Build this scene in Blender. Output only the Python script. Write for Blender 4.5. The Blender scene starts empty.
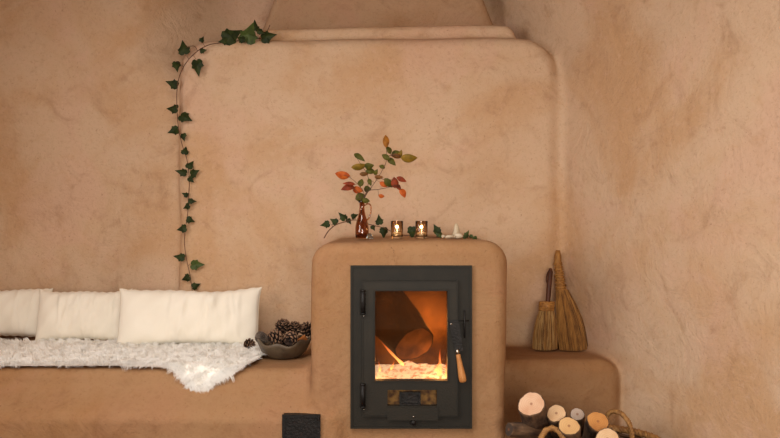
import bpy, bmesh, math, random
import numpy as np
from mathutils import Vector, Matrix
random.seed(7); rng = np.random.default_rng(7)
PI = math.pi
sc = bpy.context.scene
COL = sc.collection
EYE = 1.05
def P(px, py, Y):
    """point at depth Y that the 36 mm camera at (0,-3,EYE) sees at px,py"""
    s = 780.0/(3.0+Y)
    return Vector(((px-390)/s, Y, EYE-(py-219)/s))
def lin(c):
    return tuple((v/12.92 if v <= .04045 else ((v+.055)/1.055)**2.4) for v in [k/255 for k in c])

# ------------------------------------------------------------------ materials
def newmat(name):
    m = bpy.data.materials.new(name); m.use_nodes = True
    nt = m.node_tree; b = nt.nodes['Principled BSDF']
    return m, nt, b
def N(nt, t, **kw):
    n = nt.nodes.new(t)
    for k, v in kw.items():
        if k in n.inputs: n.inputs[k].default_value = v
        else: setattr(n, k, v)
    return n
def simple(name, c1, c2=None, rough=.7, scale=20, bump=0, bscale=60, metal=0, spec=.4, stretch=None, detail=5, trans=0, ior=1.45, sheen=0, coords='Object'):
    m, nt, b = newmat(name); L = nt.links
    b.inputs['Roughness'].default_value = rough; b.inputs['Metallic'].default_value = metal
    b.inputs['Specular IOR Level'].default_value = spec
    b.inputs['Transmission Weight'].default_value = trans; b.inputs['IOR'].default_value = ior
    b.inputs['Sheen Weight'].default_value = sheen
    tc = N(nt, 'ShaderNodeTexCoord'); src = tc.outputs[coords]
    if stretch:
        mp = N(nt, 'ShaderNodeMapping'); mp.inputs['Scale'].default_value = stretch
        L.new(src, mp.inputs[0]); src = mp.outputs[0]
    if c2:
        n = N(nt, 'ShaderNodeTexNoise', Scale=scale, Detail=detail); L.new(src, n.inputs[0])
        r = N(nt, 'ShaderNodeValToRGB'); r.color_ramp.elements[0].position = .35; r.color_ramp.elements[1].position = .65
        r.color_ramp.elements[0].color = (*lin(c1), 1); r.color_ramp.elements[1].color = (*lin(c2), 1)
        L.new(n.outputs[0], r.inputs[0]); L.new(r.outputs[0], b.inputs['Base Color'])
    else: b.inputs['Base Color'].default_value = (*lin(c1), 1)
    if bump:
        n2 = N(nt, 'ShaderNodeTexNoise', Scale=bscale, Detail=4); L.new(src, n2.inputs[0])
        bp = N(nt, 'ShaderNodeBump', Strength=bump, Distance=.01); L.new(n2.outputs[0], bp.inputs['Height'])
        L.new(bp.outputs[0], b.inputs['Normal'])
    return m
def plaster(name, light, ochre, pink, dark, clay=None):
    m, nt, b = newmat(name); L = nt.links
    g = N(nt, 'ShaderNodeNewGeometry')
    pos = g.outputs['Position']
    def noise(s, d, dist=0, off=0, rough=.55):
        mp = N(nt, 'ShaderNodeMapping'); mp.inputs['Location'].default_value = (off, off*.7, off*1.3); L.new(pos, mp.inputs[0])
        n = N(nt, 'ShaderNodeTexNoise', Scale=s, Detail=d, Distortion=dist, Roughness=rough); L.new(mp.outputs[0], n.inputs[0]); return n.outputs[0]
    def ramp(src, a, bb):
        r = N(nt, 'ShaderNodeMapRange'); r.inputs[1].default_value = a; r.inputs[2].default_value = bb
        r.interpolation_type = 'SMOOTHSTEP'; L.new(src, r.inputs[0]); return r.outputs[0]
    def mix(f, a, c, k=1):
        mx = N(nt, 'ShaderNodeMix', data_type='RGBA')
        if k != 1:
            mm = N(nt, 'ShaderNodeMath', operation='MULTIPLY'); mm.inputs[1].default_value = k; L.new(f, mm.inputs[0]); f = mm.outputs[0]
        L.new(f, mx.inputs[0])
        if isinstance(a, tuple): mx.inputs[6].default_value = (*a, 1)
        else: L.new(a, mx.inputs[6])
        mx.inputs[7].default_value = (*c, 1)
        return mx.outputs[2]
    c = mix(ramp(noise(1.7, 4, .6, 3), .42, .66), lin(light), lin(ochre), .8)
    c = mix(ramp(noise(2.3, 5, .8, 11), .48, .68), c, lin(pink), .7)
    c = mix(ramp(noise(5.5, 7, 1.2, 23, .65), .5, .80), c, lin(dark), .5)
    c = mix(ramp(noise(14, 8, .5, 31, .7), .52, .75), c, lin(ochre), .4)
    c = mix(ramp(noise(38, 6, .4, 41, .75), .5, .72), c, lin(pink), .6)
    c = mix(ramp(noise(60, 8, .6, 47, .8), .5, .66), c, lin(dark), .28)
    c = mix(ramp(noise(95, 3, 0, 5), .64, .76), c, lin(dark), .55)
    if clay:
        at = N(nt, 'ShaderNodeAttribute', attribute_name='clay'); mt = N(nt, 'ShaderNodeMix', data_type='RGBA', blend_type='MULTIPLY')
        L.new(at.outputs['Fac'], mt.inputs[0]); L.new(c, mt.inputs[6]); mt.inputs[7].default_value = (*clay, 1); c = mt.outputs[2]  # darker tint by weight; on the hood it stands in for shade
    L.new(c, b.inputs['Base Color'])
    b.inputs['Roughness'].default_value = .82; b.inputs['Specular IOR Level'].default_value = .25
    def bump(h, st, di, prev=None):
        bp = N(nt, 'ShaderNodeBump', Strength=st, Distance=di); L.new(h, bp.inputs['Height'])
        if prev: L.new(prev, bp.inputs['Normal'])
        return bp.outputs[0]
    n1 = bump(noise(6, 8, .9, 2, .6), .36, .035)
    n2 = bump(noise(90, 5, .2, 8), .4, .004, n1)
    L.new(n2, b.inputs['Normal'])
    return m
M = {}
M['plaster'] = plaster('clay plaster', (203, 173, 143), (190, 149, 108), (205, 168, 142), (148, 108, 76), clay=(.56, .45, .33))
M['floor'] = simple('clay tile floor', (92, 58, 40), (72, 46, 32), rough=.7, scale=4)
M['ceiling'] = simple('limewash ceiling', (176, 150, 122), rough=.9)
M['iron'] = simple('stove iron', (26, 24, 18), (34, 30, 22), rough=.6, scale=14, bump=.12, bscale=220, metal=.15, spec=.4)
M['iron_door'] = simple('stove door iron', (30, 27, 20), (38, 33, 24), rough=.55, scale=10, bump=.12, bscale=200, metal=.15, spec=.4)
M['black_iron'] = simple('black iron', (22, 21, 20), (34, 30, 28), rough=.5, scale=30, bump=.3, bscale=90, metal=.3)
M['rusty'] = simple('sooty brass plate', (120, 88, 44), (60, 36, 20), rough=.5, scale=45, metal=.5)
M['steel'] = simple('bright steel', (190, 185, 175), rough=.25, metal=1)
M['handle_wood'] = simple('turned wood handle', (196, 138, 80), (168, 108, 56), rough=.5, scale=25, stretch=(3, 3, .4))
M['firebrick'] = simple('sooty firebrick', (136, 92, 46), (76, 48, 24), rough=.9, scale=7, bump=.4, bscale=30)
M['char'] = simple('charred bark', (38, 27, 18), (18, 12, 8), rough=.9, scale=14, bump=.6, bscale=40)
M['char_face'] = simple('scorched cut wood', (140, 92, 50), (80, 48, 26), rough=.8, scale=12, bump=.2, bscale=40)
M['cushion'] = simple('cream cotton', (240, 233, 218), (234, 226, 209), rough=.9, scale=3, bump=.08, bscale=300, sheen=.2)
M['piping'] = simple('cream seam', (226, 214, 190), rough=.9)
M['skin'] = simple('sheepskin hide', (244, 240, 232), rough=.95)
def woolmat():
    m, nt, b = newmat('white wool'); L = nt.links; nt.nodes.remove(b)
    d = N(nt, 'ShaderNodeBsdfDiffuse'); t = N(nt, 'ShaderNodeBsdfTranslucent'); x = N(nt, 'ShaderNodeMixShader'); x.inputs[0].default_value = .42
    for k in (d, t): k.inputs[0].default_value = (.97, .96, .93, 1)
    L.new(d.outputs[0], x.inputs[1]); L.new(t.outputs[0], x.inputs[2]); L.new(x.outputs[0], nt.nodes['Material Output'].inputs[0]); return m
M['wool'] = woolmat()
M['bowl'] = simple('grey brown stoneware', (98, 84, 66), (74, 62, 50), rough=.45, scale=30, bump=.2, bscale=30)
M['cone'] = simple('pine cone scale', (58, 40, 30), (26, 19, 15), rough=.75, scale=40)
M['cone_tip'] = simple('pine cone scale tip', (150, 116, 90), (96, 68, 50), rough=.8, scale=60)
M['cone_grey'] = simple('weathered cone scale', (118, 104, 92), (78, 66, 58), rough=.85, scale=50)
M['orange_chip'] = simple('dried orange wood', (176, 108, 52), (142, 82, 38), rough=.8, scale=30)
M['ivy'] = simple('ivy leaf green', (50, 60, 26), (30, 40, 18), rough=.55, scale=40, bump=.2, bscale=80, spec=.2)
M['ivy_light'] = simple('young ivy leaf green', (72, 88, 32), (50, 64, 26), rough=.55, scale=40)
M['vine'] = simple('vine stem', (96, 60, 38), (70, 46, 30), rough=.7, scale=30)
M['twig'] = simple('twig', (92, 66, 46), (72, 48, 34), rough=.7)
for k, a, b_ in (('lf_green', (88, 82, 26), (62, 64, 22)), ('lf_olive', (138, 104, 32), (100, 82, 26)), ('lf_orange', (186, 94, 34), (156, 66, 24)),
                 ('lf_red', (140, 56, 26), (106, 42, 22)), ('lf_brown', (118, 74, 34), (90, 60, 26)), ('lf_amber', (160, 100, 30), (124, 76, 24))):
    M[k] = simple(k.replace('lf_', '')+' autumn leaf', a, b_, rough=.6, scale=60, spec=.2)
M['straw'] = simple('broom straw', (172, 122, 60), (130, 86, 40), rough=.7, scale=80, stretch=(1, 1, .15))
M['straw_pale'] = simple('pale broom straw', (184, 148, 92), (140, 102, 56), rough=.7, scale=80, stretch=(1, 1, .15))
M['straw_dark'] = simple('dark broom straw', (112, 72, 34), (80, 50, 26), rough=.7, scale=60)
M['binding'] = simple('straw binding cord', (176, 124, 62), (136, 90, 42), rough=.6, scale=90)
M['brown_wood'] = simple('dark turned wood', (96, 54, 32), (70, 38, 24), rough=.5, scale=20, stretch=(3, 3, .5))
M['leather'] = simple('brown leather loop', (78, 44, 30), rough=.6)
M['bark'] = simple('firewood bark', (120, 92, 68), (62, 46, 36), rough=.95, scale=38, bump=1.0, bscale=70, stretch=(1, 1, .35))
M['wicker'] = simple('basket wicker', (172, 126, 72), (128, 88, 48), rough=.6, scale=60)
M['wicker_dark'] = simple('dark basket wicker', (104, 70, 42), (70, 46, 28), rough=.6, scale=50)
M['wax'] = simple('candle wax', (240, 214, 176), rough=.4)
M['tin'] = simple('tealight cup', (180, 172, 160), rough=.35, metal=.9)
M['stone'] = simple('white pebble', (206, 192, 168), (184, 168, 142), rough=.6, scale=40, bump=.2, bscale=60)
M['cone_stone'] = simple('pale pointed stone', (196, 180, 152), (172, 154, 126), rough=.55, scale=30, bump=.2, bscale=60)
M['white_wood'] = simple('window paint', (230, 222, 205), rough=.6)
M['ash'] = simple('white ash', (235, 226, 214), (190, 170, 150), rough=.95, scale=35, bump=.9, bscale=60)
def glassmat(name, col, rough=.02, tint=.85):
    m, nt, b = newmat(name); L = nt.links
    b.inputs['Base Color'].default_value = (*col, 1); b.inputs['Roughness'].default_value = rough
    b.inputs['Transmission Weight'].default_value = 1; b.inputs['IOR'].default_value = 1.45
    return m
M['brown_glass'] = glassmat('brown bottle glass', lin((186, 132, 88)), .03)
M['amber_glass'] = glassmat('amber votive glass', lin((250, 234, 210)), .02)
M['crystal'] = glassmat('pale blue crystal', lin((214, 228, 230)), .25)
def stoveglass():
    m, nt, b = newmat('sooty stove glass'); L = nt.links
    nt.nodes.remove(b); out = nt.nodes['Material Output']
    tr = N(nt, 'ShaderNodeBsdfTransparent'); gl = N(nt, 'ShaderNodeBsdfGlossy', Roughness=.03); df = N(nt, 'ShaderNodeBsdfDiffuse')
    tr.inputs[0].default_value = (.98, .86, .68, 1); gl.inputs[0].default_value = (1, 1, 1, 1); df.inputs[0].default_value = (*lin((96, 52, 22)), 1)
    m1 = N(nt, 'ShaderNodeMixShader'); m1.inputs[0].default_value = .03; L.new(tr.outputs[0], m1.inputs[1]); L.new(gl.outputs[0], m1.inputs[2])
    tc = N(nt, 'ShaderNodeTexCoord'); n = N(nt, 'ShaderNodeTexNoise', Scale=9, Detail=5); L.new(tc.outputs['Object'], n.inputs[0])
    sp = N(nt, 'ShaderNodeSeparateXYZ'); L.new(tc.outputs['Generated'], sp.inputs[0])
    mul = N(nt, 'ShaderNodeMath', operation='MULTIPLY'); L.new(n.outputs[0], mul.inputs[0]); L.new(sp.outputs[2], mul.inputs[1])
    mr = N(nt, 'ShaderNodeMapRange'); mr.inputs[1].default_value = .12; mr.inputs[2].default_value = .6; mr.inputs[3].default_value = .02; mr.inputs[4].default_value = .36
    L.new(mul.outputs[0], mr.inputs[0])
    m2 = N(nt, 'ShaderNodeMixShader'); L.new(mr.outputs[0], m2.inputs[0]); L.new(m1.outputs[0], m2.inputs[1]); L.new(df.outputs[0], m2.inputs[2])
    L.new(m2.outputs[0], out.inputs[0]); return m
M['stove_glass'] = stoveglass()
def emis(name, c1, c2, s1, s2, scale=18, alpha=1.0):
    m, nt, b = newmat(name); L = nt.links
    nt.nodes.remove(b); out = nt.nodes['Material Output']
    tc = N(nt, 'ShaderNodeTexCoord')
    sp = N(nt, 'ShaderNodeSeparateXYZ'); L.new(tc.outputs['Generated'], sp.inputs[0])
    r = N(nt, 'ShaderNodeValToRGB'); r.color_ramp.elements[0].color = (*lin(c1), 1); r.color_ramp.elements[1].color = (*lin(c2), 1)
    L.new(sp.outputs[2], r.inputs[0])
    mr = N(nt, 'ShaderNodeMapRange'); mr.inputs[3].default_value = s1; mr.inputs[4].default_value = s2; L.new(sp.outputs[2], mr.inputs[0])
    e = N(nt, 'ShaderNodeEmission'); L.new(r.outputs[0], e.inputs[0]); L.new(mr.outputs[0], e.inputs[1])
    t = N(nt, 'ShaderNodeBsdfTransparent'); mx = N(nt, 'ShaderNodeMixShader')
    am = N(nt, 'ShaderNodeMapRange'); am.inputs[3].default_value = alpha; am.inputs[4].default_value = alpha*.35; L.new(sp.outputs[2], am.inputs[0])
    L.new(am.outputs[0], mx.inputs[0]); L.new(t.outputs[0], mx.inputs[1]); L.new(e.outputs[0], mx.inputs[2]); L.new(mx.outputs[0], out.inputs[0])
    return m
M['flame'] = emis('wood flame', (255, 190, 120), (255, 100, 30), 3.2, 1.0, alpha=.5)
M['candle_flame'] = emis('candle flame', (255, 190, 90), (255, 235, 180), 2.2, 3.5)
def embers():
    m, nt, b = newmat('glowing ember ash'); L = nt.links
    tc = N(nt, 'ShaderNodeTexCoord'); n = N(nt, 'ShaderNodeTexNoise', Scale=38, Detail=4); L.new(tc.outputs['Object'], n.inputs[0])
    r = N(nt, 'ShaderNodeValToRGB'); e = r.color_ramp.elements
    e[0].position = .45; e[0].color = (*lin((246, 238, 228)), 1); e[1].position = .62; e[1].color = (*lin((150, 116, 98)), 1)
    L.new(n.outputs[0], r.inputs[0]); L.new(r.outputs[0], b.inputs['Base Color'])
    r2 = N(nt, 'ShaderNodeMapRange'); r2.inputs[1].default_value = .5; r2.inputs[2].default_value = .64; L.new(n.outputs[0], r2.inputs[0])
    r2.inputs[3].default_value = .42; r2.inputs[4].default_value = .6
    mc = N(nt, 'ShaderNodeValToRGB'); q = mc.color_ramp.elements
    q[0].position = .5; q[0].color = (1, .95, .92, 1); q[1].position = .62; q[1].color = (1, .42, .25, 1); L.new(n.outputs[0], mc.inputs[0])
    L.new(mc.outputs[0], b.inputs['Emission Color']); L.new(r2.outputs[0], b.inputs['Emission Strength'])
    b.inputs['Roughness'].default_value = .9
    bp = N(nt, 'ShaderNodeBump', Strength=.8, Distance=.01); L.new(n.outputs[0], bp.inputs['Height']); L.new(bp.outputs[0], b.inputs['Normal'])
    return m
M['embers'] = embers()
def cutwood(name, c1, c2, cc):
    m, nt, b = newmat(name); L = nt.links
    tc = N(nt, 'ShaderNodeTexCoord')
    n = N(nt, 'ShaderNodeTexNoise', Scale=14, Detail=6, Distortion=.5); L.new(tc.outputs['Object'], n.inputs[0])
    ln = N(nt, 'ShaderNodeVectorMath', operation='LENGTH')
    mp = N(nt, 'ShaderNodeMapping'); mp.inputs['Scale'].default_value = (1, 1, 0); L.new(tc.outputs['Object'], mp.inputs[0]); L.new(mp.outputs[0], ln.inputs[0])
    a = N(nt, 'ShaderNodeMath', operation='MULTIPLY_ADD'); a.inputs[1].default_value = 900; L.new(ln.outputs[1], a.inputs[0])
    nm = N(nt, 'ShaderNodeMath', operation='MULTIPLY'); nm.inputs[1].default_value = 22; L.new(n.outputs[0], nm.inputs[0]); L.new(nm.outputs[0], a.inputs[2])
    sn = N(nt, 'ShaderNodeMath', operation='SINE'); L.new(a.outputs[0], sn.inputs[0])
    mr = N(nt, 'ShaderNodeMapRange'); mr.inputs[1].default_value = -1; mr.inputs[4].default_value = .22; L.new(sn.outputs[0], mr.inputs[0])
    r = N(nt, 'ShaderNodeValToRGB'); r.color_ramp.elements[0].position = .3; r.color_ramp.elements[1].position = .7
    r.color_ramp.elements[0].color = (*lin(c1), 1); r.color_ramp.elements[1].color = (*lin(c2), 1); L.new(n.outputs[0], r.inputs[0])
    mx = N(nt, 'ShaderNodeMix', data_type='RGBA'); mx.inputs[7].default_value = (*lin(cc), 1); L.new(mr.outputs[0], mx.inputs[0]); L.new(r.outputs[0], mx.inputs[6])
    # pith
    pr = N(nt, 'ShaderNodeMapRange'); pr.inputs[1].default_value = .002; pr.inputs[2].default_value = .007; pr.inputs[3].default_value = .8; pr.inputs[4].default_value = 0; L.new(ln.outputs[1], pr.inputs[0])
    m2 = N(nt, 'ShaderNodeMix', data_type='RGBA'); m2.inputs[7].default_value = (*lin((130, 80, 50)), 1); L.new(pr.outputs[0], m2.inputs[0]); L.new(mx.outputs[2], m2.inputs[6])
    L.new(m2.outputs[2], b.inputs['Base Color']); b.inputs['Roughness'].default_value = .75
    return m
M['cut_pale'] = cutwood('pale cut wood', (220, 188, 148), (204, 162, 118), (182, 138, 96))
M['cut_pink'] = cutwood('pinkish cut wood', (218, 184, 152), (196, 148, 114), (172, 124, 92))
M['cut_orange'] = cutwood('orange cut wood', (200, 142, 76), (174, 112, 52), (148, 90, 40))
M['cut_yellow'] = cutwood('yellow cut wood', (212, 172, 118), (190, 146, 92), (166, 120, 72))
M['cut_grey'] = cutwood('greyed cut wood', (196, 176, 160), (170, 148, 130), (150, 126, 108))
M['cut_dark'] = cutwood('dark old cut wood', (74, 58, 46), (54, 42, 34), (40, 30, 24))

# ------------------------------------------------------------------ builders
def link(name, me, mat=None, parent=None, smooth=True, mats=None):
    o = bpy.data.objects.new(name, me); COL.objects.link(o)
    for mm in (mats or ([mat] if mat else [])): me.materials.append(mm)
    if parent: o.parent = parent
    if smooth: me.polygons.foreach_set('use_smooth', [True]*len(me.polygons))
    return o
class MB:
    def __init__(s): s.v = []; s.f = []; s.m = []
    def add(s, vs, fs, mi=0):
        n = len(s.v); s.v += [tuple(v) for v in vs]; s.f += [tuple(i+n for i in f) for f in fs]; s.m += [mi]*len(fs)
    def tube(s, pts, rads, seg=8, mi=0, cap=True):
        pts = [Vector(p) for p in pts]
        if not isinstance(rads, (list, tuple)): rads = [rads]*len(pts)
        vs = []; up = None
        for i, p in enumerate(pts):
            t = (pts[min(i+1, len(pts)-1)]-pts[max(i-1, 0)])
            if t.length < 1e-9: t = Vector((0, 0, 1))
            t.normalize()
            if up is None:
                up = t.orthogonal().normalized()
            else:
                up = up - t*up.dot(t)
                up = up.normalized() if up.length > 1e-6 else t.orthogonal().normalized()
            w = t.cross(up)
            for k in range(seg):
                a = 2*PI*k/seg; vs.append(p+(up*math.cos(a)+w*math.sin(a))*rads[i])
        fs = []
        for i in range(len(pts)-1):
            for k in range(seg):
                a = i*seg+k; b = i*seg+(k+1) % seg; fs.append((a, b, b+seg, a+seg))
        if cap: fs += [tuple(range(seg))[::-1], tuple((len(pts)-1)*seg+k for k in range(seg))]
        s.add(vs, fs, mi)
    def box(s, a, b, mi=0):
        (x0, y0, z0), (x1, y1, z1) = a, b
        vs = [(x, y, z) for z in (z0, z1) for y in (y0, y1) for x in (x0, x1)]
        s.add(vs, [(0, 2, 3, 1), (4, 5, 7, 6), (0, 1, 5, 4), (2, 6, 7, 3), (0, 4, 6, 2), (1, 3, 7, 5)], mi)
    def lathe(s, prof, c=(0, 0, 0), seg=32, mi=0, wob=None):
        vs = []; fs = []
        for r, z in prof:
            for k in range(seg):
                a = 2*PI*k/seg; w = wob(a, r, z) if wob else (1, 0)
                vs.append((c[0]+r*w[0]*math.cos(a), c[1]+r*w[0]*math.sin(a), c[2]+z+w[1]))
        for i in range(len(prof)-1):
            for k in range(seg):
                a = i*seg+k; b = i*seg+(k+1) % seg; fs.append((a, b, b+seg, a+seg))
        if prof[0][0] > 0: fs.append(tuple(range(seg))[::-1])
        if prof[-1][0] > 0: fs.append(tuple((len(prof)-1)*seg+k for k in range(seg)))
        s.add(vs, fs, mi)
    def build(s, name, mat=None, parent=None, smooth=True, mats=None, bevel=0, weld=False, origin=None):
        me = bpy.data.meshes.new(name)
        vs = s.v
        if origin is not None: vs = [(v[0]-origin[0], v[1]-origin[1], v[2]-origin[2]) for v in vs]
        me.from_pydata(vs, [], s.f)
        me.polygons.foreach_set('material_index', s.m); me.update()
        bm = bmesh.new(); bm.from_mesh(me)
        if weld: bmesh.ops.remove_doubles(bm, verts=bm.verts, dist=1e-6)
        bmesh.ops.recalc_face_normals(bm, faces=bm.faces)
        if bevel: bmesh.ops.bevel(bm, geom=[e for e in bm.edges], offset=bevel, segments=3, profile=.5, affect='EDGES', clamp_overlap=True)
        bm.to_mesh(me); bm.free()
        o = link(name, me, mat, parent, smooth, mats)
        if origin is not None: o.location = origin
        return o
def boxobj(name, a, b, mat, parent=None, bevel=.002):
    m = MB(); m.box(a, b); return m.build(name, mat, parent, smooth=False, bevel=bevel)
def thing(name, label, cat, loc=(0, 0, 0), group=None):
    o = bpy.data.objects.new(name, None); COL.objects.link(o); o.empty_display_size = .05
    o.location = loc; tag(o, label, cat, group); return o
def tag(o, label, cat, group=None, kind=None):
    o['label'] = label; o['category'] = cat
    if group: o['group'] = group
    if kind: o['kind'] = kind
    return o
def reparent(root):
    """children were modelled in world coordinates: keep them there"""
    inv = Matrix.Translation(-root.location)
    for c in root.children:
        c.location = c.location-root.location
def flat(o):
    o.data.polygons.foreach_set('use_smooth', [False]*len(o.data.polygons)); return o

# ------------------------------------------------------------------ cob masonry (one smooth field, cut into its parts)
def smin(a, b, k):
    h = np.clip(.5+.5*(b-a)/k, 0, 1); return b*(1-h)+a*h-k*h*(1-h)
def rrect(x, z, x0, x1, z0, z1, r):
    qx = np.abs(x-(x0+x1)/2)-(x1-x0)/2+r; qz = np.abs(z-(z0+z1)/2)-(z1-z0)/2+r
    return np.hypot(np.maximum(qx, 0), np.maximum(qz, 0))+np.minimum(np.maximum(qx, qz), 0)-r
def inter(a, b, r):
    return np.hypot(np.maximum(a+r, 0), np.maximum(b+r, 0))+np.minimum(np.maximum(a+r, b+r), 0)-r
def sstep(a, b, x):
    t = np.clip((x-a)/(b-a), 0, 1); return t*t*(3-2*t)
def fields(x, y, z):
    wv = .006*np.sin(3.1*x+1.7*z+.5)+.005*np.sin(5.3*z-2.2*x+1.1)+.0035*np.sin(9.7*x+7.9*z+4*y)+.003*np.sin(13*z-6*x+9*y)
    up = np.maximum(z-1.74, 0)
    back = (.90+.10*(1-sstep(-1.5, -1.0, x))*(1-sstep(1.0, 1.8, z))+.36*sstep(1.72, 1.96, z)*sstep(-1.32, -.80, x)-y)+wv
    shift = .42*up*up/(.25+up)*sstep(-.1, 1.0, y)
    right = (1.21-.43*y-shift-x)/1.088+wv
    breast = inter(rrect(x, z, -1.035, .808, -.5, 1.932, .15), np.abs(y-1.3)-.5, .055)+wv*.7
    ledge = inter(rrect(x, z, -.66, .62, 1.5, 2.012+.006*np.sin(4*x), .05), np.abs(y-1.4)-.51, .03)+wv*.5
    t = np.clip((z-1.9)/.55, 0, 1)
    hood = inter(np.maximum(-(x+.765-.33*t), x-(.64-.33*t))*.9, (1.16-.45*t-y)*.8, .06)+wv*.5
    sur = inter(rrect(x, z, -.309, .4535, -.5, .964+.004*np.sin(7*x+1), .085), np.abs(y-.5)-.5, .05)+wv*.45
    yf = .1-.115*sstep(.41, .27, z)
    bl = inter(np.maximum(x+.2, -x-3.2), inter(z-.45-.4*wv, yf-y, .05), .03)+wv*.3
    br = rrect(x, z, -.1, 1.012, -.5, .432, .085)
    br = inter(br, .40-y, .055)+wv*.4
    return back, right, breast, ledge, hood, sur, bl, br
def fused(x, y, z):
    b, r, c, l, h, s, bl, br = fields(x, y, z)
    d = smin(b, r, .12)
    d = smin(d, h, .04); d = smin(d, l, .03); d = smin(d, c, .04+.04*sstep(.55, .75, x))
    d = smin(d, br, .035)
    q = smin(s, bl, .07); d = smin(d, q, .04)
    cav = np.maximum(np.maximum(np.abs(x-.0795)-.205, np.abs(z-.56)-.29), y-.46)
    return np.maximum(d, -cav)
def masonry():
    h = .0145
    xs = np.arange(-2.36, 1.72, h); ys = np.arange(-.85, 1.42, h); zs = np.arange(-.02, 2.37, h)
    G = np.empty((len(xs), len(ys), len(zs)), np.float32)
    Yg, Zg = np.meshgrid(ys, zs, indexing='ij')
    for i, x in enumerate(xs): G[i] = fused(np.full_like(Yg, x), Yg, Zg)
    ins = G < 0
    nx, ny, nz = G.shape
    cell = np.zeros((nx-1, ny-1, nz-1), np.int8)
    for dx in (0, 1):
        for dy in (0, 1):
            for dz in (0, 1): cell += ins[dx:nx-1+dx, dy:ny-1+dy, dz:nz-1+dz]
    act = (cell > 0) & (cell < 8)
    idx = -np.ones(act.shape, np.int64); ii = np.argwhere(act); idx[act] = np.arange(len(ii))
    acc = np.zeros((len(ii), 3)); cnt = np.zeros(len(ii))
    I, J, K = ii.T
    for ax in range(3):
        o1, o2 = [a for a in range(3) if a != ax]
        for p in (0, 1):
            for q in (0, 1):
                off = [0, 0, 0]; off[o1] = p; off[o2] = q
                a = G[I+off[0], J+off[1], K+off[2]]
                off2 = list(off); off2[ax] = 1
                b = G[I+off2[0], J+off2[1], K+off2[2]]
                cr = (a < 0) != (b < 0); t = np.where(cr, a/(np.where(a == b, 1, a-b)), 0)
                pt = np.array([off]*len(ii), float); pt[:, ax] = t
                acc[cr] += pt[cr]; cnt[cr] += 1
    V = (ii+acc/cnt[:, None])*h+np.array([xs[0], ys[0], zs[0]])
    quads = []
    for ax in range(3):
        o1, o2 = [a for a in range(3) if a != ax]
        sl0 = [slice(1, n-1) for n in (nx, ny, nz)]; sl1 = list(sl0)
        sl0[ax] = slice(0, (nx, ny, nz)[ax]-1); sl1[ax] = slice(1, (nx, ny, nz)[ax])
        cr = ins[tuple(sl0)] != ins[tuple(sl1)]
        e = np.argwhere(cr); sgn = ins[tuple(sl0)][cr]
        for a in range(3):
            if a != ax: e[:, a] += 1
        def c(p, q):
            f = e.copy(); f[:, o1] -= p; f[:, o2] -= q; return idx[f[:, 0], f[:, 1], f[:, 2]]
        Q = np.stack([c(0, 0), c(1, 0), c(1, 1), c(0, 1)], 1)
        flip = sgn if ax != 1 else ~sgn
        Q[flip] = Q[flip][:, ::-1]
        quads.append(Q)
    Q = np.concatenate(quads); Q = Q[(Q >= 0).all(1)][:, ::-1]
    e = .004; n = np.stack([fused(V[:, 0]+e, V[:, 1], V[:, 2])-fused(V[:, 0]-e, V[:, 1], V[:, 2]),
                            fused(V[:, 0], V[:, 1]+e, V[:, 2])-fused(V[:, 0], V[:, 1]-e, V[:, 2]),
                            fused(V[:, 0], V[:, 1], V[:, 2]+e)-fused(V[:, 0], V[:, 1], V[:, 2]-e)], 1)
    n /= np.linalg.norm(n, axis=1)[:, None]+1e-9
    # orientation: face normals should agree with field gradient
    fc = V[Q]; fn = np.cross(fc[:, 1]-fc[:, 0], fc[:, 2]-fc[:, 0]); wrong = (fn*n[Q[:, 0]]).sum(1) < 0
    Q[wrong] = Q[wrong][:, ::-1]
    C = V[Q].mean(1); F = np.stack(fields(C[:, 0], C[:, 1], C[:, 2]), 0); lab = F.argmin(0)
    incav = (C[:, 1] < .47) & (np.abs(C[:, 0]-.0795) < .22) & (np.abs(C[:, 2]-.56) < .305) & (C[:, 1] > 0.0)
    lab[incav] = 5
    out = {}
    for k, nm in enumerate(('wall_back', 'wall_right', 'chimney_breast', 'ledge', 'flue_hood', 'stove_surround', 'L', 'R')):
        q = Q[lab == k]; u, invx = np.unique(q, return_inverse=True)
        me = bpy.data.meshes.new(nm)
        me.vertices.add(len(u)); me.vertices.foreach_set('co', V[u].ravel())
        me.loops.add(q.size); me.loops.foreach_set('vertex_index', invx.ravel().astype(np.int32))
        me.polygons.add(len(q)); me.polygons.foreach_set('loop_start', np.arange(0, q.size, 4, dtype=np.int32))
        me.update(calc_edges=True); me.validate()
        me.polygons.foreach_set('use_smooth', [True]*len(me.polygons))
        me.normals_split_custom_set_from_vertices([tuple(v) for v in n[u]])
        vv = V[u]; ff = fields(vv[:, 0], vv[:, 1], vv[:, 2]); hood_shade = .55*sstep(-.012, .03, np.minimum.reduce(list(ff[:4])+list(ff[5:]))-ff[4]); walls = np.minimum.reduce(ff[:5]); low = np.minimum.reduce(ff[5:])  # hood term paints the shade of the recess into its colour
        at = me.attributes.new('clay', 'FLOAT', 'POINT'); at.data.foreach_set('value', np.maximum(sstep(-.06, .06, walls-low), hood_shade).astype(np.float32))  # tint weight: darker benches and surround, plus the hood's painted shade
        me.materials.append(M['plaster']); out[nm] = me
    return out
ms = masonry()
for nm in ('wall_back', 'wall_right'):
    o = link(nm, ms[nm]); o['kind'] = 'structure'
fp = thing('masonry_fireplace', 'broad rounded clay plaster chimney breast with a stove surround projecting in front', 'fireplace')
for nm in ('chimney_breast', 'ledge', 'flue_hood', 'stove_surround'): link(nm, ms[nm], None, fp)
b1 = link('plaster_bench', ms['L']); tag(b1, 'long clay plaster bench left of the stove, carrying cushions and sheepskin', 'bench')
b2 = link('plaster_bench', ms['R']); tag(b2, 'short rounded clay plaster bench right of the stove, carrying two brooms', 'bench')

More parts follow.
